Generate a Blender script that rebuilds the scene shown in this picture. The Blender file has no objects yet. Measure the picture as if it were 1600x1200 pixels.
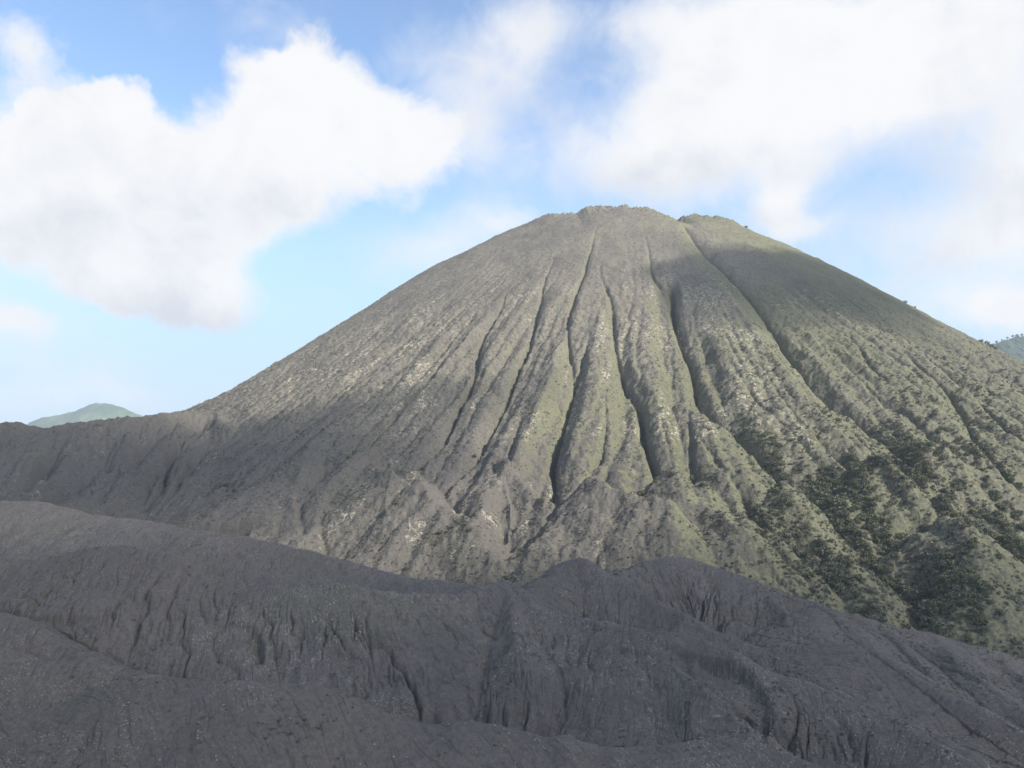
import bpy, math, time
import numpy as np
T0 = time.time()
sc = bpy.context.scene
COL = sc.collection

# ------------------------------------------------------------------ camera
F = 1250.0                                   # focal length in photo pixels (1600 wide)
TH = math.atan(90 / 1250.0); CS, SN = math.cos(TH), math.sin(TH)
cam_d = bpy.data.cameras.new('camera'); cam = bpy.data.objects.new('camera', cam_d); COL.objects.link(cam)
cam_d.sensor_width = 36.0; cam_d.lens = 36.0 * F / 1600.0
cam_d.clip_start = 0.5; cam_d.clip_end = 60000.0
cam.location = (0, 0, 0); cam.rotation_euler = (math.pi / 2 + TH, 0, 0)
sc.camera = cam

# ------------------------------------------------------------------ light
SUN_DIR = np.array([0.66, -0.46, 0.57]); SUN_DIR /= np.linalg.norm(SUN_DIR)     # towards the sun
SUN_EL = math.asin(SUN_DIR[2]); SUN_AZ = math.atan2(SUN_DIR[0], SUN_DIR[1])    # from +Y towards +X
sd = bpy.data.lights.new('sun', 'SUN'); so = bpy.data.objects.new('sun', sd); COL.objects.link(so)
sd.energy = 4.7; sd.angle = math.radians(0.6); sd.color = (1.0, 0.94, 0.84)
so.rotation_euler = (math.pi / 2 - SUN_EL, 0, math.pi - SUN_AZ)
sc.view_settings.view_transform = 'Standard'; sc.view_settings.look = 'None'
sc.view_settings.gamma = 1.0; sc.view_settings.use_curve_mapping = False
EXPO = 0.62
sc.view_settings.exposure = EXPO
sc.cycles.max_bounces = 6; sc.cycles.diffuse_bounces = 3; sc.cycles.volume_bounces = 1
sc.cycles.transparent_max_bounces = 12
sc.cycles.use_denoising = True; sc.cycles.denoiser = 'OPENIMAGEDENOISE'; sc.cycles.denoising_input_passes = 'RGB_ALBEDO_NORMAL'

# ------------------------------------------------------------------ node helpers
class NT:
    def __init__(self, tree):
        self.t = tree; self.n = tree.nodes; self.l = tree.links; self.n.clear()
    def new(self, typ, **kw):
        n = self.n.new(typ)
        for k, v in kw.items(): setattr(n, k, v)
        return n
    def put(self, sock, v):
        if hasattr(v, 'is_linked') or isinstance(v, bpy.types.NodeSocket): self.l.new(v, sock)
        else: sock.default_value = v
    def math(self, op, a, b=None, c=None, clamp=False):
        n = self.new('ShaderNodeMath', operation=op, use_clamp=clamp)
        self.put(n.inputs[0], a)
        if b is not None: self.put(n.inputs[1], b)
        if c is not None: self.put(n.inputs[2], c)
        return n.outputs[0]
    def vmath(self, op, a, b=None):
        n = self.new('ShaderNodeVectorMath', operation=op)
        self.put(n.inputs[0], a)
        if b is not None: self.put(n.inputs[1], b)
        return n.outputs[0]
    def ramp(self, v, a, b, c=0.0, d=1.0, smooth=True):
        n = self.new('ShaderNodeMapRange', clamp=True)
        n.interpolation_type = 'SMOOTHSTEP' if smooth else 'LINEAR'
        self.put(n.inputs[0], v); self.put(n.inputs[1], a); self.put(n.inputs[2], b)
        self.put(n.inputs[3], c); self.put(n.inputs[4], d)
        return n.outputs[0]
    def noise(self, vec, scale, detail=5, rough=0.55, dist=0.0, typ='FBM'):
        n = self.new('ShaderNodeTexNoise', noise_dimensions='3D')
        n.noise_type = typ
        self.put(n.inputs['Vector'], vec); n.inputs['Scale'].default_value = scale
        n.inputs['Detail'].default_value = detail; n.inputs['Roughness'].default_value = rough
        n.inputs['Distortion'].default_value = dist
        return n
    def mix(self, f, a, b):
        n = self.new('ShaderNodeMix', data_type='RGBA')
        self.put(n.inputs[0], f); self.put(n.inputs[6], a); self.put(n.inputs[7], b)
        return n.outputs[2]
def rgb(r, g, b): return (r, g, b, 1.0)

def px_dir(px, py):
    xc = (px - 800) / F; yc = (600 - py) / F
    return xc, CS - yc * SN, SN + yc * CS

# ------------------------------------------------------------------ sky: Nishita plus procedural clouds placed by azimuth / elevation
W = bpy.data.worlds.new('World'); sc.world = W; W.use_nodes = True
k = NT(W.node_tree)
out = k.new('ShaderNodeOutputWorld'); bg = k.new('ShaderNodeBackground'); k.l.new(bg.outputs[0], out.inputs[0])
sky = k.new('ShaderNodeTexSky', sky_type='NISHITA'); sky.sun_disc = False
sky.sun_elevation = SUN_EL; sky.sun_rotation = SUN_AZ
sky.air_density = 1.0; sky.dust_density = 0.1; sky.ozone_density = 1.5; sky.altitude = 500
tc = k.new('ShaderNodeTexCoord'); D = k.vmath('NORMALIZE', tc.outputs['Generated'])
sep = k.new('ShaderNodeSeparateXYZ'); k.l.new(D, sep.inputs[0])
az = k.math('ARCTAN2', sep.outputs[0], sep.outputs[1]); el = k.math('ARCSINE', sep.outputs[2])
nA = k.noise(D, 3.2, 7, 0.58); nB = k.noise(D, 11.0, 6, 0.6); nC = k.noise(D, 2.1, 4, 0.5)
def warp(v, n, amt, ch):
    s = k.new('ShaderNodeSeparateColor'); k.l.new(n.outputs['Color'], s.inputs[0])
    return k.math('MULTIPLY_ADD', k.math('SUBTRACT', s.outputs[ch], 0.5), amt, v)
azw = warp(warp(az, nA, 0.16, 0), nB, 0.07, 0); elw = warp(warp(el, nA, 0.12, 1), nB, 0.06, 1)
cv = k.new('ShaderNodeCombineXYZ'); k.l.new(azw, cv.inputs[0]); k.l.new(elw, cv.inputs[1])
def blob(px, py, sx, sy, amp):
    d = px_dir(px, py); n = math.sqrt(sum(c * c for c in d)); a = math.atan2(d[0], d[1]); e = math.asin(d[2] / n)
    v = k.vmath('SUBTRACT', cv.outputs[0], (a, e, 0)); v = k.vmath('MULTIPLY', v, (F / sx, F / sy, 0))
    n_ = k.new('ShaderNodeVectorMath', operation='DOT_PRODUCT'); k.l.new(v, n_.inputs[0]); k.l.new(v, n_.inputs[1])
    g = k.math('EXPONENT', k.math('MULTIPLY', n_.outputs['Value'], -1.0))
    return k.math('MULTIPLY', g, amp)
def field(bs):
    acc = None
    for b in bs:
        g = blob(*b); acc = g if acc is None else k.math('ADD', acc, g)
    return acc
CRISP = [(198,165,44,48,1.0),(105,185,50,55,1.0),(150,240,80,60,.6),(50,290,50,60,.6)]
THICK = [(200,175,48,45,.8),(105,195,52,50,.8),(60,275,90,70,.9),(180,290,110,90,.9),(290,250,90,70,.7),(390,185,60,70,.6),(520,190,120,90,1.0),
         (620,240,90,80,.7),(700,230,70,80,.45),(430,350,60,50,.5),(250,470,130,35,.5),(500,110,90,45,.7),(400,110,60,35,.4),(430,290,80,50,.8),(300,410,120,70,.9),(330,470,70,40,.6),(200,440,90,55,.6),(40,380,90,60,.7),(60,70,75,50,.7)]
HAZY = [(1230,170,190,100,1.5),(1060,190,110,60,.7),(950,270,150,60,.75),(1120,60,120,60,.7),(1400,40,230,75,1.2),(1090,280,150,45,.5),(1450,130,130,60,.6),(1000,50,90,50,.5),
        (1235,330,42,48,1.2),(1290,372,45,20,.6),(1510,370,120,40,.65),(1600,280,60,100,.8),(1575,495,42,26,1.3),(650,390,95,45,.75),(780,350,60,28,.8),
        (25,525,55,17,1.0),(60,640,70,25,.4),(170,618,80,20,.4),(860,20,120,50,.45),(740,200,80,110,.75),(800,60,90,60,.5),(420,50,60,50,.45),(640,110,70,70,.5),
        (-300,300,300,200,1.),(1950,250,300,220,1.),(830,120,60,60,.3),(1480,480,150,40,.4),(60,590,140,40,.25)]
fc = field(CRISP); ft = field(THICK); fh = field(HAZY)
# clouds elsewhere in the sky (behind and above the viewer)
away = k.ramp(k.math('ABSOLUTE', az), 0.95, 1.4)
other = k.math('MULTIPLY', k.ramp(k.noise(D, 2.6, 6, 0.55).outputs[0], 0.43, 0.60), k.math('MAXIMUM', away, k.ramp(el, 0.62, 0.9)))
nn = k.math('SUBTRACT', k.noise(D, 7.0, 8, 0.62).outputs[0], 0.5)
n5 = k.math('SUBTRACT', k.noise(D, 15.0, 7, 0.62, 0.6).outputs[0], 0.5)
nn2 = k.math('MULTIPLY_ADD', n5, .95, nn)
dt = k.ramp(k.math('MULTIPLY_ADD', nn2, 1.15, ft), 0.16, 0.86)
dc = k.ramp(k.math('MULTIPLY_ADD', nn2, 0.9, fc), 0.22, 0.55)
dh = k.math('MULTIPLY_ADD', k.ramp(k.math('MULTIPLY_ADD', nn2, 1.15, fh), 0.02, 1.35), .92, .07)
dens = k.math('MAXIMUM', k.math('MAXIMUM', k.math('MAXIMUM', dt, dc), dh), other)
SKYK = 0.15; CK = 1 / (SKYK * 2 ** EXPO)
# the cloud itself: bright body, slightly greyer base
grey = field([(330,500,140,40,.9),(160,370,120,40,.35),(60,420,110,50,.3),(420,330,150,45,.35),(1000,290,280,35,.4),(1500,330,160,60,.3),(60,110,100,40,.3)])
gsh = k.ramp(k.math('MULTIPLY_ADD', nn2, 1.3, grey), -0.15, 1.05)
gsh = k.math('MAXIMUM', gsh, k.math('MULTIPLY', away, .9))
cloud = k.mix(gsh, rgb(0.99*CK, 0.99*CK, 1.0*CK), rgb(0.72*CK, 0.75*CK, 0.82*CK))
hsv = k.new('ShaderNodeHueSaturation'); hsv.inputs['Saturation'].default_value = 1.08; hsv.inputs['Value'].default_value = 1.15
k.l.new(sky.outputs[0], hsv.inputs['Color'])
low_sky = k.mix(k.ramp(el, 0.02, 0.42, .95, 0.0), hsv.outputs[0], rgb(.50*CK, .72*CK, .93*CK))
k.l.new(k.mix(dens, low_sky, cloud), bg.inputs[0]); bg.inputs[1].default_value = SKYK

# ------------------------------------------------------------------ numpy noise
def _h(ix, iy, s):
    n = (ix * 374761393 + iy * 668265263 + s * 974634777) & 0xffffffff
    n = ((n ^ (n >> 13)) * 1274126177) & 0xffffffff
    return ((n ^ (n >> 16)) & 0xffff).astype(np.float32) / 65535.0
def vn(x, y, s=0):
    fx = np.floor(x); fy = np.floor(y); ix = fx.astype(np.int64); iy = fy.astype(np.int64)
    u = (x - fx).astype(np.float32); v = (y - fy).astype(np.float32)
    u = u * u * (3 - 2 * u); v = v * v * (3 - 2 * v)
    a = _h(ix, iy, s); b = _h(ix + 1, iy, s); c = _h(ix, iy + 1, s); d = _h(ix + 1, iy + 1, s)
    return (a + (b - a) * u) * (1 - v) + (c + (d - c) * u) * v - 0.5
def fbm(x, y, L, o=4, s=0, g=0.5):
    z = 0; a = 1.0; f = 1.0 / L
    for i in range(o):
        z = z + a * vn(x * f + 17.3 * i, y * f - 9.1 * i, s + i * 7); a *= g; f *= 2.03
    return z
def sst(x, a, b):
    t = np.clip((x - a) / (b - a), 0, 1); return t * t * (3 - 2 * t)

# ------------------------------------------------------------------ the cone: radial profiles left, right, front
R_ = np.array([0, 90, 150, 210, 300, 400, 500, 600, 700, 800, 950, 1200.])
PF = np.array([326, 330, 322, 296, 247, 185, 121, 56, -8, -72, -150, -190.])
PL = np.array([326, 330, 336, 316, 271, 206, 134, 67, 16, -56, -150, -190.])
PR = np.array([326, 330, 322, 283, 228, 155, 84, 37, 2, -52, -120, -160.])
CX, CY = 195., 1250.
def prof(r, P):
    d = np.gradient(P, R_); i = np.clip(np.searchsorted(R_, r) - 1, 0, len(R_) - 2)
    h = R_[i + 1] - R_[i]; t = np.clip((r - R_[i]) / h, 0, 1.3)
    return (2*t**3-3*t**2+1)*P[i]+(t**3-2*t*t+t)*h*d[i]+(-2*t**3+3*t*t)*P[i+1]+(t**3-t*t)*h*d[i+1]
def cone(x, y):
    dx = x - CX; dy = y - CY; r = np.hypot(dx, dy); c = dx / np.maximum(r, 1)
    wl = np.maximum(-c, 0)**2; wr = np.maximum(c, 0)**2
    return wl * prof(r, PL) + wr * prof(r, PR) + (1 - wl - wr) * prof(r, PF)
def cast(pts):                                 # photo outline of a gully / spur laid onto the cone's slope
    res = []
    yy = np.arange(380, 1260, 1.0)
    for p in pts:
        d = px_dir(p[0], p[1]); X = d[0] / d[1] * yy; Zr = d[2] / d[1] * yy
        hit = np.nonzero(cone(X, yy) >= Zr)[0]
        i = hit[0] if len(hit) else len(yy) - 60
        res.append((X[i], yy[i]))
    return np.array(res)
def smooth_line(P, n=3):
    for _ in range(n):
        Q = [P[0]]
        for a, b in zip(P[:-1], P[1:]): Q += [a * .75 + b * .25, a * .25 + b * .75]
        Q.append(P[-1]); P = np.array(Q)
        if len(P) > 120: break
    return P
def crest(pts):                                # (px, py, depth) -> world polyline x, y, z
    res = []
    for px, py, y in pts:
        d = px_dir(px, py); res.append((d[0] / d[1] * y, y, d[2] / d[1] * y))
    return smooth_line(np.array(res), 2)

class Grid:
    def __init__(s, x0, x1, y0, y1, c):
        s.x0, s.y0, s.c = x0, y0, c
        s.x = np.arange(x0, x1, c); s.y = np.arange(y0, y1, c)
        s.X, s.Y = np.meshgrid(s.x, s.y); s.shape = s.X.shape
    def sample(s, A, x, y):
        u = np.clip((x - s.x0) / s.c, 0, s.shape[1] - 1.001); v = np.clip((y - s.y0) / s.c, 0, s.shape[0] - 1.001)
        i = u.astype(np.int32); j = v.astype(np.int32); u = u - i; v = v - j
        return ((A[j, i] * (1 - u) + A[j, i + 1] * u) * (1 - v) + (A[j + 1, i] * (1 - u) + A[j + 1, i + 1] * u) * v)

def line_field(g, P, reach, wx=0, wy=0):
    """distance, arc fraction, side (-1 photo-left), extra columns, for cells near polyline P"""
    D_ = np.full(g.shape, 1e9, np.float32); T = np.zeros(g.shape, np.float32); S = np.zeros(g.shape, np.float32)
    Zc = np.zeros(g.shape, np.float32)
    L = np.concatenate([[0], np.cumsum(np.hypot(*(P[1:, :2] - P[:-1, :2]).T))])
    for i in range(len(P) - 1):
        a, b = P[i], P[i + 1]
        i0 = max(int((min(a[0], b[0]) - reach - g.x0) / g.c), 0); i1 = min(int((max(a[0], b[0]) + reach - g.x0) / g.c) + 2, g.shape[1])
        j0 = max(int((min(a[1], b[1]) - reach - g.y0) / g.c), 0); j1 = min(int((max(a[1], b[1]) + reach - g.y0) / g.c) + 2, g.shape[0])
        if i1 <= i0 or j1 <= j0: continue
        sl = (slice(j0, j1), slice(i0, i1))
        x = g.X[sl] + (wx[sl] if not np.isscalar(wx) else 0); y = g.Y[sl] + (wy[sl] if not np.isscalar(wy) else 0)
        ex, ey = b[0] - a[0], b[1] - a[1]; ll = ex * ex + ey * ey + 1e-9
        t = np.clip(((x - a[0]) * ex + (y - a[1]) * ey) / ll, 0, 1)
        qx = x - a[0] - t * ex; qy = y - a[1] - t * ey; d = np.hypot(qx, qy)
        m = d < D_[sl]
        D_[sl][m] = d[m]; T[sl][m] = (L[i] + t * (L[i + 1] - L[i]))[m]
        S[sl][m] = np.sign(ex * qy - ey * qx)[m]
        if P.shape[1] > 2: Zc[sl][m] = (a[2] + t * (b[2] - a[2]))[m]
    return D_, T, S, Zc, L[-1]

def flow_carve(g, Z, n, steps, amt, rounds, seed, mask=None, cap=40., soft=.45, pw=.5):
    """rain drops run downhill; where they gather the ground is cut"""
    rng = np.random.default_rng(seed); H, Wd = g.shape; tot = np.zeros(g.shape, np.float32)
    for r in range(rounds):
        gy, gx = np.gradient(Z, g.c)
        px = rng.uniform(1, Wd - 2, n); py = rng.uniform(1, H - 2, n); vx = np.zeros(n); vy = np.zeros(n)
        acc = np.zeros(H * Wd, np.float32)
        for s_ in range(steps):
            i = px.astype(np.int32); j = py.astype(np.int32)
            ax = -gx[j, i]; ay = -gy[j, i]
            vx = .45 * vx + ax; vy = .45 * vy + ay; q = np.hypot(vx, vy) + 1e-6
            live = q > .05
            vx /= q; vy /= q
            px = np.clip(px + vx * live, 1, Wd - 2.01); py = np.clip(py + vy * live, 1, H - 2.01)
            idx = (py.astype(np.int64) * Wd + px.astype(np.int64))[live]
            acc += np.bincount(idx, minlength=H * Wd).astype(np.float32)
        A = acc.reshape(H, Wd)
        A = (A + np.roll(A, 1, 0) + np.roll(A, -1, 0) + np.roll(A, 1, 1) + np.roll(A, -1, 1)) / 5
        A /= (n * steps / (H * Wd))
        K = np.minimum(np.maximum(A - .9, 0) ** pw, cap ** pw)
        if mask is not None: K = K * mask
        slope = np.hypot(gx, gy); K = K * np.clip(slope * 2, 0, 1)
        Z = Z - amt * K; tot += K
        # soften a little so rills stay V-shaped, not one-cell slots
        Zs = (Z + np.roll(Z, 1, 0) + np.roll(Z, -1, 0) + np.roll(Z, 1, 1) + np.roll(Z, -1, 1)) / 5
        Z = Z * (1 - soft) + Zs * soft
    return Z, tot / rounds

# ================================================================== MOUNTAIN + LEFT WALL
gm = Grid(-950, 1400, 340, 1760, 1.3)
wx = (fbm(gm.X, gm.Y, 45, 4, 3) * 15).astype(np.float32); wy = (fbm(gm.X, gm.Y, 45, 4, 11) * 15).astype(np.float32)
B = cone(gm.X, gm.Y).astype(np.float32)
# summit bumps
rr = np.hypot(gm.X - CX, gm.Y - CY)
GUL = [  # photo outline, depth, slope of photo-left wall, slope of photo-right wall, length over which it deepens
 ([(1003,345),(1010,372),(1014,400),(1020,428),(1040,448),(1050,480),(1060,508),(1072,535),(1084,559),(1088,597),(1102,618),(1131,632),(1160,655),(1190,684),(1222,719),(1250,737),(1269,772),(1290,803),(1306,837),(1347,878),(1340,930)], 17, .75, .50, 420),
 ([(1165,662),(1190,684),(1222,719),(1250,737),(1269,772),(1290,803),(1306,837),(1347,878),(1340,930)], 24, .95, .55, 60),
 ([(1042,434),(1053,440),(1052,470),(1060,495),(1071,512)], 24, .75, 2.6, 12),
 ([(1190,684),(1215,702),(1242,735),(1262,760)], 10, .5, 1.8, 30),
 ([(1060,345),(1080,367),(1110,397),(1145,425),(1185,465),(1215,500),(1244,547),(1278,581),(1319,612),(1359,640),(1400,678),(1431,700),(1475,722),(1560,750),(1620,762)], 22, .75, .28, 110),
 ([(1262,490),(1287,519),(1337,569),(1372,603),(1415,625),(1447,656),(1490,694),(1520,725)], 8, .5, .35, 160),
 ([(1300,480),(1331,519),(1359,562),(1390,590),(1415,625)], 5, .45, .35, 120),
 ([(1370,505),(1397,531),(1444,575),(1490,605),(1531,687),(1562,719),(1600,752)], 10, .5, .3, 160),
 ([(1440,545),(1503,597),(1550,637),(1578,665),(1625,695)], 9, .5, .35, 120),
 ([(1120,365),(1112,385),(1108,398)], 4, .5, .6, 30),
 ([(937,345),(930,362),(916,416),(906,440),(895,475),(887,506),(889,537),(898,570),(893,606)], 7, .5, 1.1, 160),
 ([(922,510),(914,540),(903,575),(890,608),(878,650),(866,680),(866,712),(871,742),(850,785),(845,830)], 15, .62, 1.2, 110),
 ([(880,375),(862,410),(847,450),(841,487),(831,519),(822,541),(809,566),(794,603),(772,637),(755,671),(740,705),(721,739),(690,780),(650,830)], 11, .5, 1.0, 300),
 ([(800,430),(791,459),(784,478),(756,516),(748,537),(747,569),(734,594),(719,619),(703,653),(680,685),(645,720),(610,760),(560,800)], 11, .5, 1.1, 220),
 ([(740,490),(706,537),(678,578),(650,610),(600,660),(565,700),(520,735),(487,797),(498,845)], 8, .5, .6, 260),
 ([(660,520),(631,573),(620,592),(575,640),(530,675),(470,710),(427,748),(433,790)], 8, .45, .6, 260),
 ([(600,540),(560,590),(500,640),(430,680),(385,700)], 4, .4, .5, 200),
 ([(952,380),(934,420),(950,456),(959,481),(961,516),(966,544),(978,581),(997,609),(1005,637),(1008,665),(1021,701),(1029,730),(1035,765),(1005,800),(990,840)], 15, .50, 1.15, 380),
 ([(948,560),(947,620),(946,656),(939,694),(915,739),(905,768),(875,800)], 6, .6, .9, 150),
 ([(1068,560),(1075,612),(1078,664),(1081,705),(1092,745),(1118,790),(1140,840),(1160,880)], 9, .5, .7, 160),
 ([(822,610),(815,637),(800,682),(792,716),(783,750),(800,800),(790,850),(785,900)], 8, .6, .9, 120),
 ([(1110,500),(1140,562),(1203,634),(1236,660),(1275,700)], 4, .45, .5, 150),
 ([(1150,500),(1187,562),(1237,625),(1266,662),(1300,690),(1340,725),(1385,765),(1444,795),(1500,835),(1560,875),(1630,925)], 19, .7, .5, 420),
 ([(1195,540),(1240,587),(1300,637),(1344,675),(1372,705),(1420,740),(1480,775),(1540,810),(1620,860)], 16, .65, .5, 420),
 ([(1120,700),(1150,750),(1190,800),(1221,844),(1244,881),(1268,925)], 17, .7, .65, 120),
 ([(1010,590),(1030,640),(1045,690),(1055,730)], 4, .5, .7, 90),
 ([(700,470),(660,510),(630,545)], 2, .4, .5, 60), ([(540,600),(480,650),(420,680)], 3, .4, .5, 80),
 ([(1460,800),(1500,850),(1530,900),(1560,960),(1590,1030)], 12, .6, .8, 60),
 ([(640,700),(610,760),(600,830),(620,890)], 9, .6, .6, 60),
 ([(1280,600),(1330,650),(1360,685)], 3, .4, .5, 80), ([(1060,640),(1110,690),(1140,740)], 5, .6, .7, 60),
]
RIMB = [4, 5, 2, -1, 5.5, 6, 2, -6, -17, -7, -3, 2, 0, 0]
SPUR = [ # crest outline on the slope, height above it, side slopes
 ([(765,706),(752,755),(745,810),(740,870)], 9, .75, .7), ([(765,706),(800,742),(838,785)], 7, .8, .8),
 ([(895,776),(931,808),(990,845),(1055,865)], 20, .75, .75), ([(1050,739),(1056,765),(1075,800),(1110,840),(1150,880)], 15, .8, .7),
 ([(1142,800),(1195,847),(1277,930)], 9, .7, .7), ([(1335,725),(1359,740),(1381,759),(1412,787),(1456,812),(1490,831),(1544,865),(1630,925)], 14, .8, .8),
 ([(1440,830),(1490,875),(1525,930),(1535,990)], 20, .65, .7), ([(1385,710),(1440,722),(1480,737),(1540,765),(1630,805)], 11, .7, .6),
 ([(1215,745),(1240,790),(1268,835),(1300,885),(1330,900)], 9, .6, .8), ([(647,720),(647,775),(670,810),(712,835),(750,865),(775,905)], 13, .7, .7),
 ([(571,712),(610,755),(640,800),(680,850)], 9, .6, .6), ([(820,850),(850,880),(870,905)], 14, .6, .6),
 ([(705,850),(740,880),(770,910)], 8, .6, .6), ([(1480,770),(1540,800),(1600,835)], 9, .6, .7),
 ([(592,690),(545,740),(505,790),(495,850)], 9, .6, .6), ([(505,700),(465,755),(455,800),(470,840)], 9, .6, .6), ([(640,790),(600,850),(585,900)], 9, .6, .6), ([(545,640),(500,690),(470,730)], 6, .5, .5),
]
cut = np.zeros(gm.shape, np.float32)
for pts, Dp, sl_, sr_, ramp_ in GUL:
    P = smooth_line(cast(pts), 1)
    reach = Dp / min(sl_, sr_) + 16
    d, t, s_, _, L = line_field(gm, P, reach, wx * .10, wy * .10)
    m = d < 1e8
    Dt = Dp * sst(t[m], -5, ramp_) * (1 - .5 * sst(t[m], L - 60, L))
    s = np.where(s_[m] < 0, sl_, sr_)
    q = d[m] * s / np.maximum(Dt, .5)
    Dt = Dt * (.62 + .75 * sst(rr[m], 330, 620))
    c = Dt * (.50 * np.maximum(1 - q, 0) ** 1.1 + .70 * np.maximum(1 - q, 0) ** 11)
    cut[m] = np.maximum(cut[m], c) + .25 * np.minimum(cut[m], c)
Z = B - cut * (1 + .25 * fbm(gm.X, gm.Y, 25, 3, 5))
for pts, h, sl_, sr_ in SPUR:
    P2 = cast(pts); zc = cone(P2[:, 0], P2[:, 1]); u = np.linspace(0, 1, len(P2))
    P = smooth_line(np.column_stack([P2, zc + 1.5 * h * sst(u, -.05, .3) - 3]), 2)
    d, t, s_, zc, L = line_field(gm, P, h * 3 + 60, wx * .5, wy * .5)
    m = d < 1e8; s = np.where(s_ < 0, sl_, sr_)
    zc = zc + .25 * h; hh = zc - s * (np.sqrt(d * d + 4) - 2)
    Z[m] = np.maximum(Z, hh)[m]
#: smaller radial flutes that grow downslope, plus irregular relief
ang = np.arctan2(gm.X - CX, -(gm.Y - CY)) + fbm(gm.X, gm.Y, 160, 2, 21) * .035 + fbm(gm.X, gm.Y, 18, 3, 22) * .006
def ribs(N, sd, seg):
    """V gullies between sharp crests: distance to the nearest of jittered radial lines that start and end at different heights"""
    a = ang * N; i = np.floor(a); best = np.full(a.shape, 9., np.float32)
    for o_ in (-1, 0, 1):
        c = i + o_; j = _h(c.astype(np.int64), (i * 0).astype(np.int64), sd); st = seg * (.75 + .5 * _h(c.astype(np.int64), (i * 0 + 5).astype(np.int64), sd))
        best = np.minimum(best, np.abs(a - c - .15 - .7 * j) + 1.2 * sst(st + 60 - rr, 0, 120))
    return np.minimum(best, .75)
lowr = sst(rr, 300, 620) * (1 - .55 * sst(gm.X / gm.Y, .18, .4))
leftf = sst(gm.X / gm.Y, -.28, -.02)
Z += (ribs(15, 31, 410) - .5) * (3 + 11 * leftf) * sst(rr, 370, 600) * (1 - .55 * sst(gm.X / gm.Y, .18, .4)) * (1 - .6 * sst(cut, 3, 14)) * sst(900 - rr, 0, 150)
Z += (ribs(37, 32, 420) - .5) * (2. + 3.6 * leftf) * sst(rr, 380, 600) + (ribs(80, 33, 400) - .5) * 1.2 * sst(rr, 350, 560)
side = (1 - np.abs(2 * vn(ang * 22 + rr / 26., rr / 9. - ang * 30, 35))) ** 3 + (1 - np.abs(2 * vn(ang * 26 - rr / 24., rr / 8. + ang * 28, 36))) ** 3
Z -= side * 1.5 * sst(rr, 400, 560) * (.4 + .6 * leftf)
Z += fbm(gm.X, gm.Y, 17, 4, 34) * 3.4 * sst(rr, 480, 660)
Z += fbm(gm.X, gm.Y, 70, 4, 41) * 4.5 * sst(rr, 120, 260) + fbm(gm.X, gm.Y, 12, 3, 43) * 1.6
# rugged rim
Z += sst(rr, 200, 140) * (fbm(gm.X, gm.Y, 26, 4, 51) * 5 + fbm(gm.X, gm.Y, 7, 3, 52) * 5)
# lobes and notches of the summit rim
bx = np.array([20, 60, 84, 92, 104, 150, 190, 212, 232, 244, 275, 310, 340, 370]); bz = np.array(RIMB, float)
Z += np.interp(gm.X, bx, bz) * sst(rr, 290, 150)
Zc_ = Z
# left wall with its spurs
WALL = crest([(-500,650,680),(-300,668,690),(-150,662,700),(-60,672,705),(0,665,710),(25,661,712),(55,667,714),(100,657,722),(160,656,735),(220,651,750),(262,647,762),(335,642,790)])
WS = [[(335,642,790),(362,670,735),(385,700,688),(410,738,640),(432,775,603),(448,815,565),(458,850,535)],
      [(335,643,788),(300,685,722),(294,720,680),(302,745,655),(320,790,610),(330,840,570)],
      [(215,652,748),(202,681,715),(187,711,680),(142,752,640),(105,790,600)],
      [(280,648,765),(244,700,700),(200,735,665),(160,775,620),(150,800,600)],
      [(60,667,714),(45,710,670),(20,750,630),(60,790,600)], [(-40,668,706),(-60,720,660),(-100,780,600)],
      [(120,657,727),(110,690,695),(80,730,655)], [(-200,664,700),(-230,720,650),(-260,780,600)]]
WALLY = np.interp(gm.X, WALL[:, 0], WALL[:, 1])
Wz = np.full(gm.shape, -150., np.float32)
for i, pts in enumerate([None] + WS):
    P = WALL if i == 0 else crest(pts)
    d, t, s_, zc, L = line_field(gm, P, 420 if i == 0 else 160, wx * .8, wy * .8)
    s = .72 if i == 0 else .80
    Wz = np.maximum(Wz, np.where(d < 1e8, zc - s * (np.sqrt(d * d + 16) - 4), -150))
Wz += fbm(gm.X, gm.Y, 30, 4, 61) * 6 - (1 - np.abs(2 * vn(gm.X / 26 + fbm(gm.X, gm.Y, 60, 3, 62) * 1.5, gm.Y / 110, 63))) ** 3 * 14 * sst(WALLY - gm.Y, 5, 70) - (1 - np.abs(2 * vn(gm.X / 9 + fbm(gm.X, gm.Y, 30, 3, 64) * 1.5, gm.Y / 60, 65))) ** 3 * 4 * sst(WALLY - gm.Y, 3, 40)
floor_m = (-112 - .06 * (700 - gm.Y) - 14 * sst(gm.X, 0, 500) + fbm(gm.X, gm.Y, 60, 3, 71) * 8).astype(np.float32)
def smax(a, b, k_):
    h = np.clip(.5 + .5 * (a - b) / k_, 0, 1); return b * (1 - h) + a * h + k_ * h * (1 - h)
Zm = smax(smax(Zc_, Wz, 6.), floor_m, 8.)
own_m = (Wz > Zc_)
msk = np.clip(.08 + sst(rr, 230, 620), 0, 1)
Zm, flow_m = flow_carve(gm, Zm.astype(np.float64), 160000, 130, .34, 2, 5, msk, 30., .12, .42)
print('mountain grid', time.time() - T0)

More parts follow.
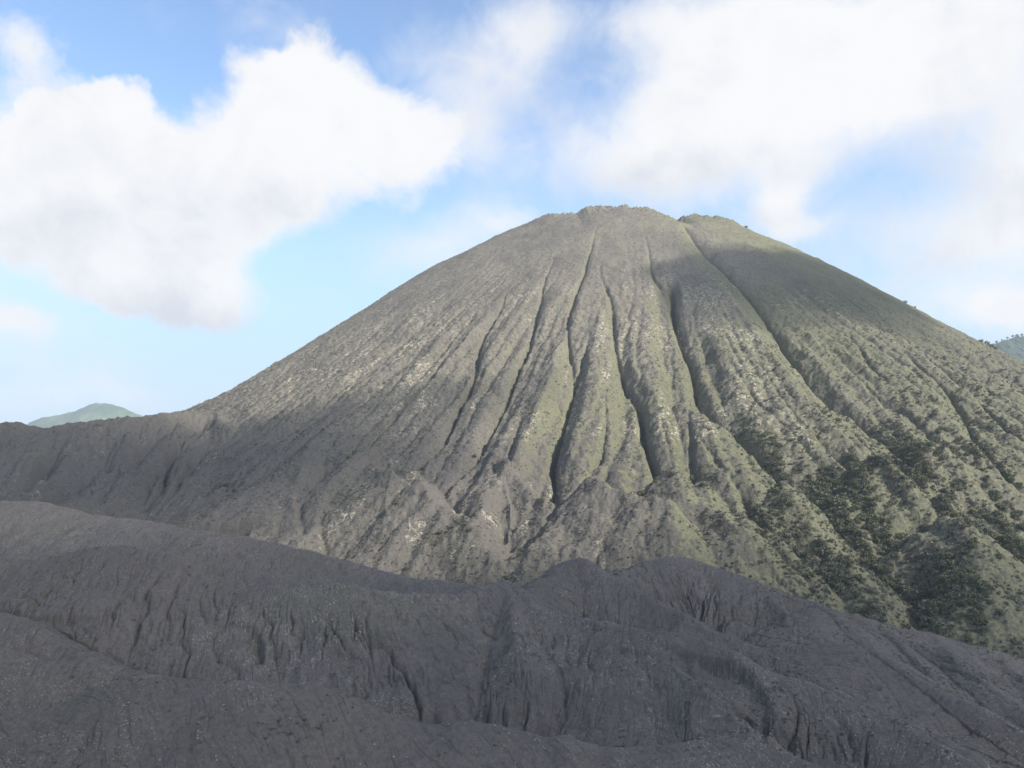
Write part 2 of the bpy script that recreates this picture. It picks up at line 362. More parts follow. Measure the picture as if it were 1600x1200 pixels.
# ================================================================== FOREGROUND ASH HILLS
gf = Grid(-360, 470, 55, 500, .45)
fx = (fbm(gf.X, gf.Y, 18, 4, 103) * 2.4).astype(np.float32); fy = (fbm(gf.X, gf.Y, 18, 4, 111) * 2.4).astype(np.float32)
rw = fbm(gf.X, gf.Y, 16, 3, 121) * 1.8; rpatch = sst(fbm(gf.X, gf.Y, 40, 3, 123), -.35, .25)
HILLS = [ # name, crest (px, py, depth), near slope, far slope, crest rounding
 ('near', [(-250,1150,172),(-80,1112,176),(0,1108,176),(60,1107,176),(110,1090,176),(150,1070,177),(200,1059,178),(250,1054,177),(300,1066,175),(360,1064,174),(420,1069,172),(480,1077,171),(530,1091,170),(590,1119,168),(650,1132,167),(690,1139,166),(720,1130,166),(790,1138,165),(850,1155,164),(900,1146,163),(950,1163,162),(1010,1160,161),(1060,1152,160),(1140,1150,158),(1190,1160,156),(1225,1178,154),(1280,1205,150),(1500,1300,140)], .46, .62, 1.8),
 ('lumpa', [(-200,985,206),(-60,1010,206),(0,1010,205),(60,1028,203),(110,1033,202),(150,1036,201),(200,1047,200),(260,1066,197)], .6, .5, 1.6),
 ('lumpb', [(-200,930,232),(-50,948,228),(0,955,226),(50,966,224),(100,998,219),(130,1022,212),(170,1040,206)], .7, .6, 1.5),
 ('middle', [(-350,900,290),(-80,862,286),(0,869,280),(60,872,276),(110,862,271),(150,853,268),(190,851,266),(250,860,262),(350,885,258),(430,897,255),(500,909,252),(560,914,250),(600,921,250),(660,931,250),(700,927,252),(745,914,256),(783,902,259),(800,908,258),(830,934,252),(880,958,247),(960,973,240),(1020,984,232),(1100,999,226),(1142,1012,222),(1195,1044,215),(1262,1064,212),(1319,1090,207),(1375,1109,203),(1420,1131,198),(1469,1169,190),(1540,1215,180)], .66, .66, 1.6),
 ('twin', [(800,935,262),(835,912,285),(862,893,295),(900,869,303),(925,880,299),(960,906,291),(1019,932,281),(1075,960,268),(1124,985,260),(1180,1008,252),(1255,1045,243),(1300,1074,236),(1349,1102,228),(1412,1126,222),(1500,1170,210)], .72, .6, 2.0),
 ('east', [(955,895,335),(1000,880,345),(1050,868,350),(1100,875,348),(1160,899,341),(1220,924,336),(1277,936,330),(1315,965,319),(1364,1010,301),(1412,1049,288),(1480,1083,275),(1544,1105,265),(1600,1146,255),(1750,1230,235)], .85, .6, 2.5),
 ('skyline', [(1260,934,333),(1290,948,338),(1320,955,342),(1360,961,345),(1385,975,344),(1450,986,343),(1500,1000,342),(1560,1014,341),(1600,1026,340),(1700,1050,336),(1900,1110,325)], .42, .7, 2.0),
 ('upper', [(-400,780,425),(-100,775,420),(0,782,415),(60,787,410),(130,800,402),(250,817,388),(330,831,376),(440,849,365),(520,872,352),(600,893,342),(680,907,331),(770,915,322),(830,919,316)], .26, .62, 6.0)]
SUB = [ # side spurs on these hills: hill index, crest, slope
 (5, [(1190,910,338),(1230,960,320)], 1.3), (6, [(1450,987,343),(1500,1035,315),(1560,1080,298),(1610,1110,288)], .7),
 (6, [(1360,962,345),(1400,1000,322),(1450,1040,305)], .7), (6, [(1545,1012,341),(1600,1055,318),(1680,1095,305)], .7),
 (3, [(785,902,259),(800,950,243),(812,990,230)], 1.0), (3, [(1020,984,232),(1060,1040,216),(1130,1095,200),(1190,1140,188)], .95)]
RILL = {'near': (1.0, -.95), 'lumpa': (.6, -.2), 'lumpb': (.6, -.5), 'middle': (2.3, -.40), 'twin': (1.7, -.5), 'east': (2.9, .1), 'skyline': (1.8, -.6), 'upper': (.6, -.5)}
HZ = []; QD = []
for nm, pts, sn_, sf_, w in HILLS:
    P = crest(pts); d, t, s_, zc, L = line_field(gf, P, 700, fx, fy)
    # crest lists run from photo-left to right, so side > 0 is the far side
    s = np.where(s_ > 0, sf_, sn_)
    con = 1 - .12 * sst(d, 10, 60) if nm != 'upper' else 1
    h_ = zc - s * con * (np.sqrt(d * d + w * w) - w)
    # straight rills running down the flank from just under the crest, cut sharp
    A, sh = RILL[nm]; q = t + sh * d + rw
    grow = sst(d, w, w + 14) * (.35 + .65 * rpatch)
    QD.append((q.astype(np.float32), np.minimum(d, 400.), (A * grow).astype(np.float32)))
    HZ.append(h_.astype(np.float32))
for hi, pts, s in SUB:
    P = crest(pts); d, t, s_, zc, L = line_field(gf, P, 60, fx, fy)
    HZ[hi] = smax(HZ[hi], np.where(d < 1e8, zc - .5 - s * (np.sqrt(d * d + 2) - 1.4), -200).astype(np.float32), 1.5)
HZ = np.array(HZ)
own_f = HZ.argmax(0)
Qf = np.choose(own_f, [a[0] for a in QD]); Df = np.choose(own_f, [a[1] for a in QD]); Af = np.choose(own_f, [a[2] for a in QD]); del QD
Af = (Af + np.roll(Af, 2, 0) + np.roll(Af, -2, 0) + np.roll(Af, 2, 1) + np.roll(Af, -2, 1)) / 5
Zf = HZ[0]
for h in HZ[1:]: Zf = smax(Zf, h, 1.2)
# bowl-shaped slump scars with sharp heads
SCAR = [([(1020,1000),(1075,1018),(1130,1028),(1165,1042),(1190,1075),(1200,1110),(1195,1150)], 222, 2.8), ([(960,1010),(1000,1020),(1060,1035)], 228, 1.6),
        ([(348,972),(375,975),(405,982),(410,1010),(412,1035)], 232, 1.8), ([(0,950),(40,962),(90,968),(140,967),(170,970)], 240, 1.6), ([(500,1012),(530,1015),(555,1020),(570,1050)], 225, 1.5),
        ([(1090,1085),(1115,1090),(1150,1110),(1185,1140)], 200, 1.8)]
print('foreground hills', time.time() - T0)
scarm = np.zeros(gf.shape, np.float32)
for pts, y0, dp in SCAR:
    res = []
    for px, py in pts:                      # lay the outline on the slope
        dd = px_dir(px, py); yy = np.arange(120, 340, .5); hit = np.nonzero(gf.sample(Zf, dd[0] / dd[1] * yy, yy) >= dd[2] / dd[1] * yy)[0]
        yh = yy[hit[0]] if len(hit) else y0
        if res and abs(yh - res[-1][1]) > 18: continue
        res.append((dd[0] / dd[1] * yh, yh))
    if len(res) < 2: continue
    P = smooth_line(np.array(res), 2); d, t, s_, _, L = line_field(gf, P, dp * 6, fx * .2, fy * .2)
    m = (d < 1e8)
    # a drop on the near side of the line that fades out downslope
    e = np.where(s_ < 0, np.exp(-(d / (dp * 2.6)) ** 2), np.exp(-(d / .35) ** 2) * .4) * sst(t, -1, 4) * (1 - sst(t, L - 4, L + 1))
    Zf = Zf - np.where(m, dp * e * (1 + 1.3 * fbm(gf.X, gf.Y, 8, 4, 131)), 0).astype(np.float32); scarm = np.maximum(scarm, np.where(m, e, 0).astype(np.float32))
Zf += fbm(gf.X, gf.Y, 34, 3, 141) * 1.6 + fbm(gf.X, gf.Y, 7, 3, 151) * .45
Zf, flow_f = flow_carve(gf, Zf.astype(np.float64), 200000, 120, .10, 3, 9, None, 30., .12, .4)
print('foreground carved', time.time() - T0)

# ------------------------------------------------------------------ mesh builder
def add_mesh(name, V, Fq, mat, attrs=None, smooth=True, parent=None):
    me = bpy.data.meshes.new(name)
    me.vertices.add(len(V)); me.vertices.foreach_set('co', np.ascontiguousarray(V, np.float32).ravel())
    nq = Fq.shape[1]
    me.loops.add(Fq.size); me.loops.foreach_set('vertex_index', np.ascontiguousarray(Fq, np.int32).ravel())
    me.polygons.add(len(Fq)); me.polygons.foreach_set('loop_start', np.arange(0, Fq.size, nq, dtype=np.int32))
    if smooth: me.polygons.foreach_set('use_smooth', np.ones(len(Fq), bool))
    me.update(calc_edges=True)
    for n, a in (attrs or {}).items():
        at = me.attributes.new(n, 'FLOAT', 'POINT'); at.data.foreach_set('value', np.ascontiguousarray(a, np.float32).ravel())
    if mat: me.materials.append(mat)
    o = bpy.data.objects.new(name, me); COL.objects.link(o)
    if parent: o.parent = parent
    return o
def tag(o, label, cat, kind=None, group=None):
    o['label'] = label; o['category'] = cat
    if kind: o['kind'] = kind
    if group: o['group'] = group
    return o
def sub_mesh(name, X, Y, Zv, keep, mat, attrs):
    """keep: bool per quad"""
    H, Wd = X.shape; idx = np.arange(H * Wd).reshape(H, Wd)
    Q = np.stack([idx[:-1, :-1], idx[:-1, 1:], idx[1:, 1:], idx[1:, :-1]], -1)[keep]
    used = np.unique(Q); rm = np.full(H * Wd, -1, np.int32); rm[used] = np.arange(len(used))
    V = np.column_stack([X.ravel()[used], Y.ravel()[used], Zv.ravel()[used]])
    return add_mesh(name, V, rm[Q], mat, {n: a.ravel()[used] for n, a in attrs.items()})
def quad_any(m): return m[:-1, :-1] | m[:-1, 1:] | m[1:, 1:] | m[1:, :-1]

def fan_cols(n_in, n_out):
    a = np.linspace(-.70, .70, n_in); e = .70 + np.linspace(0, 1, n_out + 1)[1:] ** 1.3 * .5
    return np.concatenate([-e[::-1], a, e])
QK = 1.0
# ------------------------------------------------------------------ materials
def ground_mat(name, rill):
    m = bpy.data.materials.new(name); m.use_nodes = True; k = NT(m.node_tree)
    out = k.new('ShaderNodeOutputMaterial'); bs = k.new('ShaderNodeBsdfPrincipled'); k.l.new(bs.outputs[0], out.inputs[0])
    bs.inputs['Roughness'].default_value = .95; bs.inputs['Specular IOR Level'].default_value = .12
    tc = k.new('ShaderNodeTexCoord'); P = tc.outputs['Object']
    def at(n): a = k.new('ShaderNodeAttribute', attribute_name=n); return a.outputs['Fac']
    grass, pale, flow, scrub, brown = at('grass'), at('pale'), at('flow'), at('scrub'), at('brown')
    if rill:   # foreground ash
        n1 = k.noise(P, .035, 5, .6).outputs[0]; n2 = k.noise(P, .9, 6, .7).outputs[0]; n3 = k.noise(P, 2.6, 4, .65).outputs[0]
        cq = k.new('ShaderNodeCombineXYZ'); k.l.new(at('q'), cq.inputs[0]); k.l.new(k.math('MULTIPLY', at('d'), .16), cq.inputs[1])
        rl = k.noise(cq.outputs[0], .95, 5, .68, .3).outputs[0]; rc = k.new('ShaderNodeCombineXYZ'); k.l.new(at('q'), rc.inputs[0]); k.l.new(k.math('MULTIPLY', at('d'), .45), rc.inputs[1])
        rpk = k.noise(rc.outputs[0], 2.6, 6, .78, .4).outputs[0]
        col = k.mix(k.ramp(n1, .35, .68), rgb(.137, .126, .117), rgb(.180, .164, .149))
        col = k.mix(k.math('MULTIPLY', brown, .7), col, rgb(.168, .147, .128))
        col = k.mix(k.ramp(n2, .42, .62, 0, .6), col, rgb(.098, .089, .083))
        col = k.mix(k.ramp(k.noise(P, 3.2, 4, .75).outputs[0], .50, .66, 0, .45), col, rgb(.235, .208, .185))
        col = k.mix(k.math('MULTIPLY', grass, k.ramp(n2, .45, .62, 0, .8)), col, rgb(.118, .125, .080))
        # pale rock chips showing through the ash
        pk = k.math('MULTIPLY', k.math('MULTIPLY', k.ramp(rpk, .55, .60), k.ramp(k.noise(P, .22, 4, .7).outputs[0], .44, .56)), k.ramp(k.math('MULTIPLY_ADD', k.math('SUBTRACT', n1, .5), .7, pale), .25, .75))
        col = k.mix(pk, col, rgb(.38, .345, .295))
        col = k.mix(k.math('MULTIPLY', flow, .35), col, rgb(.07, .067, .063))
        col = k.mix(k.ramp(rl, .48, .32, 0, .75), col, rgb(.075, .072, .068))  # shade inside the narrow rills, put into the ash colour
        bscale, bd = 2.2, .7; n3 = k.math('MULTIPLY_ADD', rl, 2.6, k.math('MULTIPLY', n3, .6))
    else:
        n1 = k.noise(P, .012, 5, .6).outputs[0]; n2 = k.noise(P, .16, 7, .7).outputs[0]; n3 = k.noise(P, .55, 5, .7).outputs[0]
        col = k.mix(k.ramp(n1, .35, .65), rgb(.176, .158, .132), rgb(.232, .207, .166))
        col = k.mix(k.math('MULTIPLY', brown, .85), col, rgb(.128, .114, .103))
        col = k.mix(k.ramp(n3, .42, .62, 0, .65), col, rgb(.10, .098, .088))
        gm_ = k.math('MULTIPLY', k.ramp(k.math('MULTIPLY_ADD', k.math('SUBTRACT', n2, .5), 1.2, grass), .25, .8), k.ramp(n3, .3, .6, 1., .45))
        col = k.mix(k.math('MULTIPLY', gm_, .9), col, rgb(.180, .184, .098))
        sg = k.math('MULTIPLY', scrub, k.ramp(n3, .36, .60))
        col = k.mix(k.math('MULTIPLY', sg, .7), col, rgb(.090, .094, .066))
        pk = k.math('MULTIPLY', k.ramp(k.noise(P, .30, 6, .75, 1.0).outputs[0], .50, .60), k.ramp(k.math('MULTIPLY_ADD', k.math('SUBTRACT', n2, .5), 1.6, pale), .3, .9))
        col = k.mix(pk, col, rgb(.40, .365, .29))
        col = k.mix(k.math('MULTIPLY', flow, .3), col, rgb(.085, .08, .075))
        bscale, bd = .8, 1.0
    k.l.new(col, bs.inputs['Base Color'])
    bp = k.new('ShaderNodeBump'); bp.inputs['Strength'].default_value = .8; bp.inputs['Distance'].default_value = bd
    hb = k.math('ADD', k.noise(P, bscale, 6, .7).outputs[0], k.math('MULTIPLY', n3, .5))
    k.l.new(hb, bp.inputs['Height']); k.l.new(bp.outputs[0], bs.inputs['Normal'])
    return m
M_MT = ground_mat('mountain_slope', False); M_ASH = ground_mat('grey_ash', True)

# ------------------------------------------------------------------ foreground meshes
u = fan_cols(int(1900 * QK), 120)
uF = u.copy()
yrow = np.concatenate([np.geomspace(60, 130, 160)[:-1], np.geomspace(130, 350, int(1150 * QK)), np.geomspace(350, 470, 160)[1:]])
FX = u[None, :] * yrow[:, None]; FY = np.repeat(yrow[:, None], len(u), 1)
FZ = gf.sample(Zf, FX, FY); ffl = gf.sample(flow_f.astype(np.float64), FX, FY)
FZ += fbm(FX, FY, 2.2, 4, 171) * .24 - np.abs(fbm(FX, FY, 13, 4, 172)) * 3.0 * sst(fbm(FX, FY, 35, 2, 173), -.4, .2) + fbm(FX, FY, .8, 2, 174) * .12
FQ = gf.sample(Qf, FX, FY); FD = gf.sample(Df, FX, FY); FA = gf.sample(Af * (1 - .8 * scarm), FX, FY)
def slit(L_, Ld, p, sd, w_=0): return (1 - np.abs(2 * vn((FQ + w_) / L_, FD / Ld, sd))) ** p
FZ -= FA * (1.3 * slit(10.5, 30, 12, 401, fbm(FX, FY, 6, 3, 410) * 2.0) * sst(vn(FX / 28, FY / 28, 411), -.3, .2) + .8 * slit(4.1, 12, 8, 402, fbm(FX, FY, 3.5, 3, 412) * 1.6) * sst(vn(FX / 13, FY / 13, 413), -.25, .15) + .4 * slit(1.7, 5, 4, 403, fbm(FX, FY, 2, 2, 414) * .8) * sst(vn(FX / 9, FY / 9, 415), -.3, .1) - .2)
oz = own_f[np.clip(((FY - gf.y0) / gf.c).astype(int), 0, gf.shape[0] - 1), np.clip(((FX - gf.x0) / gf.c).astype(int), 0, gf.shape[1] - 1)]
ZmF = gm.sample(Zm, FX, FY); ZmF[FY < 345] = -500
visF = (FZ > ZmF - 6) & (FX > -355) & (FX < 460)
fn = fbm(FX, FY, 30, 4, 181)
pxF, pyF = 800 + F * FX / (FY * CS + FZ * SN), None
fpale = np.clip(.6 * sst(fbm(FX, FY, 26, 4, 183), -.1, .35) + .25 + .35 * sst(FX / FY, -.2, .25) * sst(300 - FY, 0, 60) * 1.0, 0, 1)
fbrown = sst(fbm(FX, FY, 60, 3, 185) + .35 * sst(-FX / FY, -.1, .5), .0, .5)
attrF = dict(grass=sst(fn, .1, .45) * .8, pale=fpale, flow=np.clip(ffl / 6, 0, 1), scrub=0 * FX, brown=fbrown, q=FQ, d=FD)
HN = {0: ('ash_slope', 'nearest dark grey ash slope with smooth rounded crest along the bottom edge'),
      1: ('ash_mound', 'small gently sloping ash mound with pale streaks, low at the left edge'),
      2: ('ash_mound', 'upper grey ash mound at the left edge sloping down in front of the rilled bank'),
      3: ('ash_ridge', 'broad rilled ash ridge with pale rock flecks across the middle foreground'),
      4: ('ash_ridge', 'pointed ash ridge whose long crest falls to the right behind the broad rilled one'),
      5: ('ash_ridge', 'ash ridge with a steep grooved bluish face below the wooded gully mouth'),
      6: ('ash_ridge', 'long low ash ridge on the right along the foot of the green cone'),
      7: ('ash_slope', 'gentle brownish ash slope at the upper left below the dark crater wall')}
for h in range(8):
    kq = quad_any(visF & (oz == h)) & (visF[:-1, :-1] | visF[1:, 1:])
    ow = oz[:-1, :-1] == h; kq = ow & quad_any(visF)
    if kq.sum() < 50: continue
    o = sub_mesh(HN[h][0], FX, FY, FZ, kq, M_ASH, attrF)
    tag(o, HN[h][1], 'ash hill', 'structure')
# ------------------------------------------------------------------ mountain mesh
u = fan_cols(int(1500 * QK), 110)
yr = [344.]
while yr[-1] < 1290: yr.append(yr[-1] + max(.75, yr[-1] * .00125) / QK)
while yr[-1] < 1740: yr.append(yr[-1] + 9)
yr = np.array(yr)
MX = u[None, :] * yr[:, None]; MY = np.repeat(yr[:, None], len(u), 1)
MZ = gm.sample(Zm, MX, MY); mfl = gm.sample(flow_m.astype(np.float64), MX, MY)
gy, gx = np.gradient(Zm, gm.c)
MGX = gm.sample(gx, MX, MY); MGY = gm.sample(gy, MX, MY)
rr_ = np.hypot(MX - CX, MY - CY)
MZ += sst(rr_, 215, 150) * np.abs(fbm(MX, MY, 5, 3, 192)) * 5.5
low = sst(rr_, 350, 600); rt = sst(MX / MY, .05, .45)
MZ += fbm(MX, MY, 3.2, 3, 191) * (.7 + 1.0 * low) + np.maximum(fbm(MX, MY, 7, 2, 193), 0) * 2.2 * low * (.3 + .7 * rt)
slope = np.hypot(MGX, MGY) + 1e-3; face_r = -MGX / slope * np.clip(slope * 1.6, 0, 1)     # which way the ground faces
mpx = 800 + F * MX / (MY * CS + MZ * SN); mpy = None
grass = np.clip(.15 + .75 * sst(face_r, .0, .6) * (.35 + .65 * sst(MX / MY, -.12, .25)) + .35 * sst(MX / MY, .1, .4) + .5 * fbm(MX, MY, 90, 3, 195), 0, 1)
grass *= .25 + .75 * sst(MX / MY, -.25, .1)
angM = np.arctan2(MX - CX, -(MY - CY)); cutM = gm.sample(cut.astype(np.float64), MX, MY)
streak = vn(angM * 55 + fbm(MX, MY, 30, 2, 211) * .8, rr_ / 45., 212) + .7 * vn(angM * 130 + fbm(MX, MY, 12, 2, 213), rr_ / 18., 214) + .9 * fbm(MX, MY, 90, 3, 215)
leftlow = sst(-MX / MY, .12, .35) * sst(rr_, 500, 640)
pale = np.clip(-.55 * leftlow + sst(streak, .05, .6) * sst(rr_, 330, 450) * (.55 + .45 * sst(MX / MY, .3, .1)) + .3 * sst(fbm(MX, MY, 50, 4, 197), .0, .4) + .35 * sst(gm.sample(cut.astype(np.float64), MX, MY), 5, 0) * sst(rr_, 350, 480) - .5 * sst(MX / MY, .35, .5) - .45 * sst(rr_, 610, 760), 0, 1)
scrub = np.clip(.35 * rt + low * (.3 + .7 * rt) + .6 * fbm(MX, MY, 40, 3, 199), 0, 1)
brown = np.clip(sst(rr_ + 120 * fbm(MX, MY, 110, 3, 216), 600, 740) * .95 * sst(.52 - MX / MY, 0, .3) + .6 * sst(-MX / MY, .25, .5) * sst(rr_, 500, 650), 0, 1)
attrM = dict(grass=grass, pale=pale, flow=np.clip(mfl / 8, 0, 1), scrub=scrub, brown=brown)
om = gm.sample(own_m.astype(np.float64), MX, MY) > .5
inside = (MX > -940) & (MX < 1390)
ZfM = np.where(MY < 470, gf.sample(Zf, MX, MY), -500); ZfM[(MX < -350) | (MX > 455)] = -500
visM = inside & (MZ > ZfM - 8)
qv = quad_any(visM) & inside[:-1, :-1] & inside[1:, 1:]
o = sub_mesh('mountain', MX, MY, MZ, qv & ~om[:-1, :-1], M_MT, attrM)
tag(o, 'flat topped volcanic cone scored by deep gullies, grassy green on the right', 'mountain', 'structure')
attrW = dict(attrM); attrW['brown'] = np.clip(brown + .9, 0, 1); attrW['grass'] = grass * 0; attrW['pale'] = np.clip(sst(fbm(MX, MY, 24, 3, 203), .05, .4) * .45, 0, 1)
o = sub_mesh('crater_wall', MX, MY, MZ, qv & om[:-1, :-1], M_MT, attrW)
tag(o, 'dark spurred crater wall with a level crest running off to the left of the cone', 'crater wall', 'structure')
print('meshes', time.time() - T0)

# ------------------------------------------------------------------ base ground out to the horizon
n = 96; rad = np.concatenate([[1.], np.geomspace(40, 6300, 60)]); th = np.linspace(0, 2 * math.pi, n, endpoint=False)
GX = rad[:, None] * np.cos(th); GY = rad[:, None] * np.sin(th)
GZ = np.full(GX.shape, -185.) + fbm(GX, GY, 900, 3, 301) * 8 * sst(np.hypot(GX, GY), 900, 3000)
idx = np.arange(len(rad) * n).reshape(len(rad), n); nx = np.roll(idx, -1, 1)
Q = np.stack([idx[:-1], nx[:-1], nx[1:], idx[1:]], -1).reshape(-1, 4)[:, ::-1]
z0 = np.zeros(GX.size)
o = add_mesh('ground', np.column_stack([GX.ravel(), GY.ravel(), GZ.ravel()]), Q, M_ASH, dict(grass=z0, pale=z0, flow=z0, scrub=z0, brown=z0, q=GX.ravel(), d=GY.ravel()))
tag(o, 'flat grey volcanic sand plain around the cone', 'ground', 'structure')

# ------------------------------------------------------------------ vegetation
def leaf_mat(name, cols, rough=.9):
    m = bpy.data.materials.new(name); m.use_nodes = True; k = NT(m.node_tree)
    out = k.new('ShaderNodeOutputMaterial'); bs = k.new('ShaderNodeBsdfPrincipled'); k.l.new(bs.outputs[0], out.inputs[0])
    bs.inputs['Roughness'].default_value = rough; bs.inputs['Specular IOR Level'].default_value = .15
    oi = k.new('ShaderNodeObjectInfo'); tc = k.new('ShaderNodeTexCoord')
    cr = k.new('ShaderNodeValToRGB'); cr.color_ramp.interpolation = 'LINEAR'
    while len(cr.color_ramp.elements) < len(cols): cr.color_ramp.elements.new(.5)
    for i_, c in enumerate(cols): cr.color_ramp.elements[i_].position = i_ / (len(cols) - 1); cr.color_ramp.elements[i_].color = rgb(*c)
    k.l.new(oi.outputs['Random'], cr.inputs[0])
    n_ = k.noise(tc.outputs['Object'], 2.0, 3, .6).outputs[0]
    col = k.mix(k.ramp(n_, .4, .6, 0, .35), cr.outputs[0], rgb(cols[0][0] * .7, cols[0][1] * .7, cols[0][2] * .7))
    k.l.new(col, bs.inputs['Base Color']); return m
M_SHR = leaf_mat('shrub_leaves', [(.10, .115, .07), (.15, .155, .10), (.21, .20, .16), (.16, .18, .08), (.24, .225, .19)])
M_GSC = leaf_mat('grey_scrub', [(.095, .10, .07), (.15, .14, .11), (.21, .195, .16), (.13, .14, .08)])
M_DRY = leaf_mat('dry_tuft', [(.20, .18, .13), (.30, .27, .20), (.38, .345, .26), (.17, .17, .09)])
M_TREE = leaf_mat('tree_leaves', [(.030, .055, .028), (.05, .08, .035)]); M_BARK = leaf_mat('bark', [(.10, .08, .06), (.14, .12, .10)])
def leaf_cloud(n, seed, R=(1, 1, .8), zc=.6, size=.3, up=.3):
    r = np.random.default_rng(seed); d = r.normal(size=(n, 3)); d /= np.linalg.norm(d, axis=1)[:, None]
    lob = 1 + .35 * np.sin(d[:, 0] * 4 + seed) * np.cos(d[:, 1] * 3 - seed * 2)
    c = d * (r.uniform(.35, 1, n) ** .5 * lob)[:, None] * np.array(R); c[:, 2] += zc; c[:, 2] = np.maximum(c[:, 2], .03)
    a = r.normal(size=(n, 3)) + d * .6; b = r.normal(size=(n, 3)); a /= np.linalg.norm(a, axis=1)[:, None]
    a[:, 2] += up; b -= (b * a).sum(1)[:, None] * a; b /= np.linalg.norm(b, axis=1)[:, None]
    s_ = (size * r.uniform(.6, 1.3, n))[:, None]
    V = np.stack([c - a * s_, c + b * s_ * .6, c + a * s_, c - b * s_ * .6], 1).reshape(-1, 3)
    return V, np.arange(4 * n).reshape(n, 4)
def stems(n, seed, h, w, spread):
    r = np.random.default_rng(seed); Vs = []; Q = []
    for i_ in range(n):
        a = r.uniform(0, 6.28); tip = np.array([math.cos(a) * spread * r.uniform(.4, 1), math.sin(a) * spread * r.uniform(.4, 1), h * r.uniform(.7, 1)])
        for q_ in range(3):
            t0 = q_ * 2.094; Vs.append((w * math.cos(t0), w * math.sin(t0), 0)); 
        for q_ in range(3):
            t0 = q_ * 2.094; Vs.append(tuple(tip + .3 * w * np.array([math.cos(t0), math.sin(t0), 0])))
        b0 = i_ * 6
        for q_ in range(3): Q.append((b0 + q_, b0 + (q_ + 1) % 3, b0 + 3 + (q_ + 1) % 3, b0 + 3 + q_))
    return np.array(Vs), np.array(Q)
def merged(name, parts, mats):
    V = []; Q = []; mi = []; o_ = 0
    for (v, q), m_ in parts: V.append(v); Q.append(q + o_); mi += [m_] * len(q); o_ += len(v)
    me = bpy.data.meshes.new(name); me.from_pydata(np.concatenate(V).tolist(), [], np.concatenate(Q).tolist())
    for m_ in mats: me.materials.append(m_)
    me.polygons.foreach_set('material_index', np.array(mi, np.int32)); me.update(); return me
shrub_me = [merged('shrub', [(leaf_cloud(150, 700 + i, (1, 1, .75), .6, .24), 0), (stems(6, 720 + i, .9, .05, .5), 1)], [M_SHR, M_BARK]) for i in range(6)]
scrub_me = [merged('scrub_plant', [(leaf_cloud(46, 740 + i, (1, 1, .6), .45, .34), 0)], [M_GSC]) for i in range(5)]
tuft_me = [merged('dry_tuft', [(leaf_cloud(22, 760 + i, (1, 1, .35), .25, .36, .8), 0)], [M_DRY]) for i in range(4)]
def pick(n, dens, seed, pad=0):
    """random positions on the visible side of the mountain, weighted by density per square metre"""
    r = np.random.default_rng(seed)
    J = MY.shape[0]; dy = np.gradient(yr)[:, None]; dx = np.gradient(u)[None] * yr[:, None]
    wgt = dens * dy * dx * (MY < 1255) * visM * (MZ > ZfM - .5); c = np.cumsum(wgt.ravel()); idx = np.searchsorted(c, r.uniform(0, c[-1], n))
    j, i = np.unravel_index(idx, MX.shape); j = np.clip(j, 1, J - 2); i = np.clip(i, 1, MX.shape[1] - 2)
    return np.column_stack([MX[j, i], MY[j, i], MZ[j, i]]), (j, i)
def scatter(name, label, cat, P, S, meshes, seed):
    protos = bpy.data.collections.new(name + '_kinds')
    for me in meshes: protos.objects.link(bpy.data.objects.new(me.name + '_kind', me))
    r = np.random.default_rng(seed)
    me = bpy.data.meshes.new(name); me.vertices.add(len(P)); me.vertices.foreach_set('co', P.astype(np.float32).ravel())
    a = me.attributes.new('size', 'FLOAT', 'POINT'); a.data.foreach_set('value', S.astype(np.float32))
    a = me.attributes.new('turn', 'FLOAT_VECTOR', 'POINT'); a.data.foreach_set('vector', np.column_stack([r.uniform(-.25, .25, (len(P), 2)), r.uniform(0, 6.28, len(P))]).astype(np.float32).ravel())
    o = bpy.data.objects.new(name, me); COL.objects.link(o)
    ng = bpy.data.node_groups.new(name, 'GeometryNodeTree')
    ng.interface.new_socket('Geometry', in_out='INPUT', socket_type='NodeSocketGeometry'); ng.interface.new_socket('Geometry', in_out='OUTPUT', socket_type='NodeSocketGeometry')
    N = ng.nodes; L_ = ng.links
    gi = N.new('NodeGroupInput'); go = N.new('NodeGroupOutput'); mp = N.new('GeometryNodeMeshToPoints'); ip = N.new('GeometryNodeInstanceOnPoints')
    ci = N.new('GeometryNodeCollectionInfo'); ci.inputs['Collection'].default_value = protos; ci.inputs['Separate Children'].default_value = True; ci.inputs['Reset Children'].default_value = True
    def na(nm, ty):
        q = N.new('GeometryNodeInputNamedAttribute'); q.data_type = ty; q.inputs['Name'].default_value = nm; return q.outputs['Attribute']
    L_.new(gi.outputs[0], mp.inputs['Mesh']); L_.new(mp.outputs[0], ip.inputs['Points']); L_.new(ci.outputs[0], ip.inputs['Instance'])
    ip.inputs['Pick Instance'].default_value = True
    L_.new(na('turn', 'FLOAT_VECTOR'), ip.inputs['Rotation']); L_.new(na('size', 'FLOAT'), ip.inputs['Scale']); L_.new(ip.outputs[0], go.inputs[0])
    md = o.modifiers.new('scatter', 'NODES'); md.node_group = ng
    return tag(o, label, cat, 'stuff')
rg = np.random.default_rng(77)
front = (MY < 1200)
face_l = np.clip(MGX / slope * np.clip(slope * 1.6, 0, 1), 0, 1)          # ground facing photo-left
clump = sst(fbm(MX, MY, 22, 4, 801), -.15, .3)
right_w = sst(MX / MY, .12, .4)
d_scr = (.25 * sst(rr_, 430, 560) + .75 * sst(rr_, 560, 720)) * (.08 + low) * (.25 + clump) * (.25 + .25 * right_w + .9 * face_l) * front * sst(rr_, 230, 420) + .04 * front
Ps, (j_, i_) = pick(95000, d_scr, 811)
Ss = rg.uniform(.4, 1.0, len(Ps)) * (.6 + .5 * low[j_, i_]) * (.8 + .5 * right_w[j_, i_] * low[j_, i_])
Ps[:, 2] -= .15
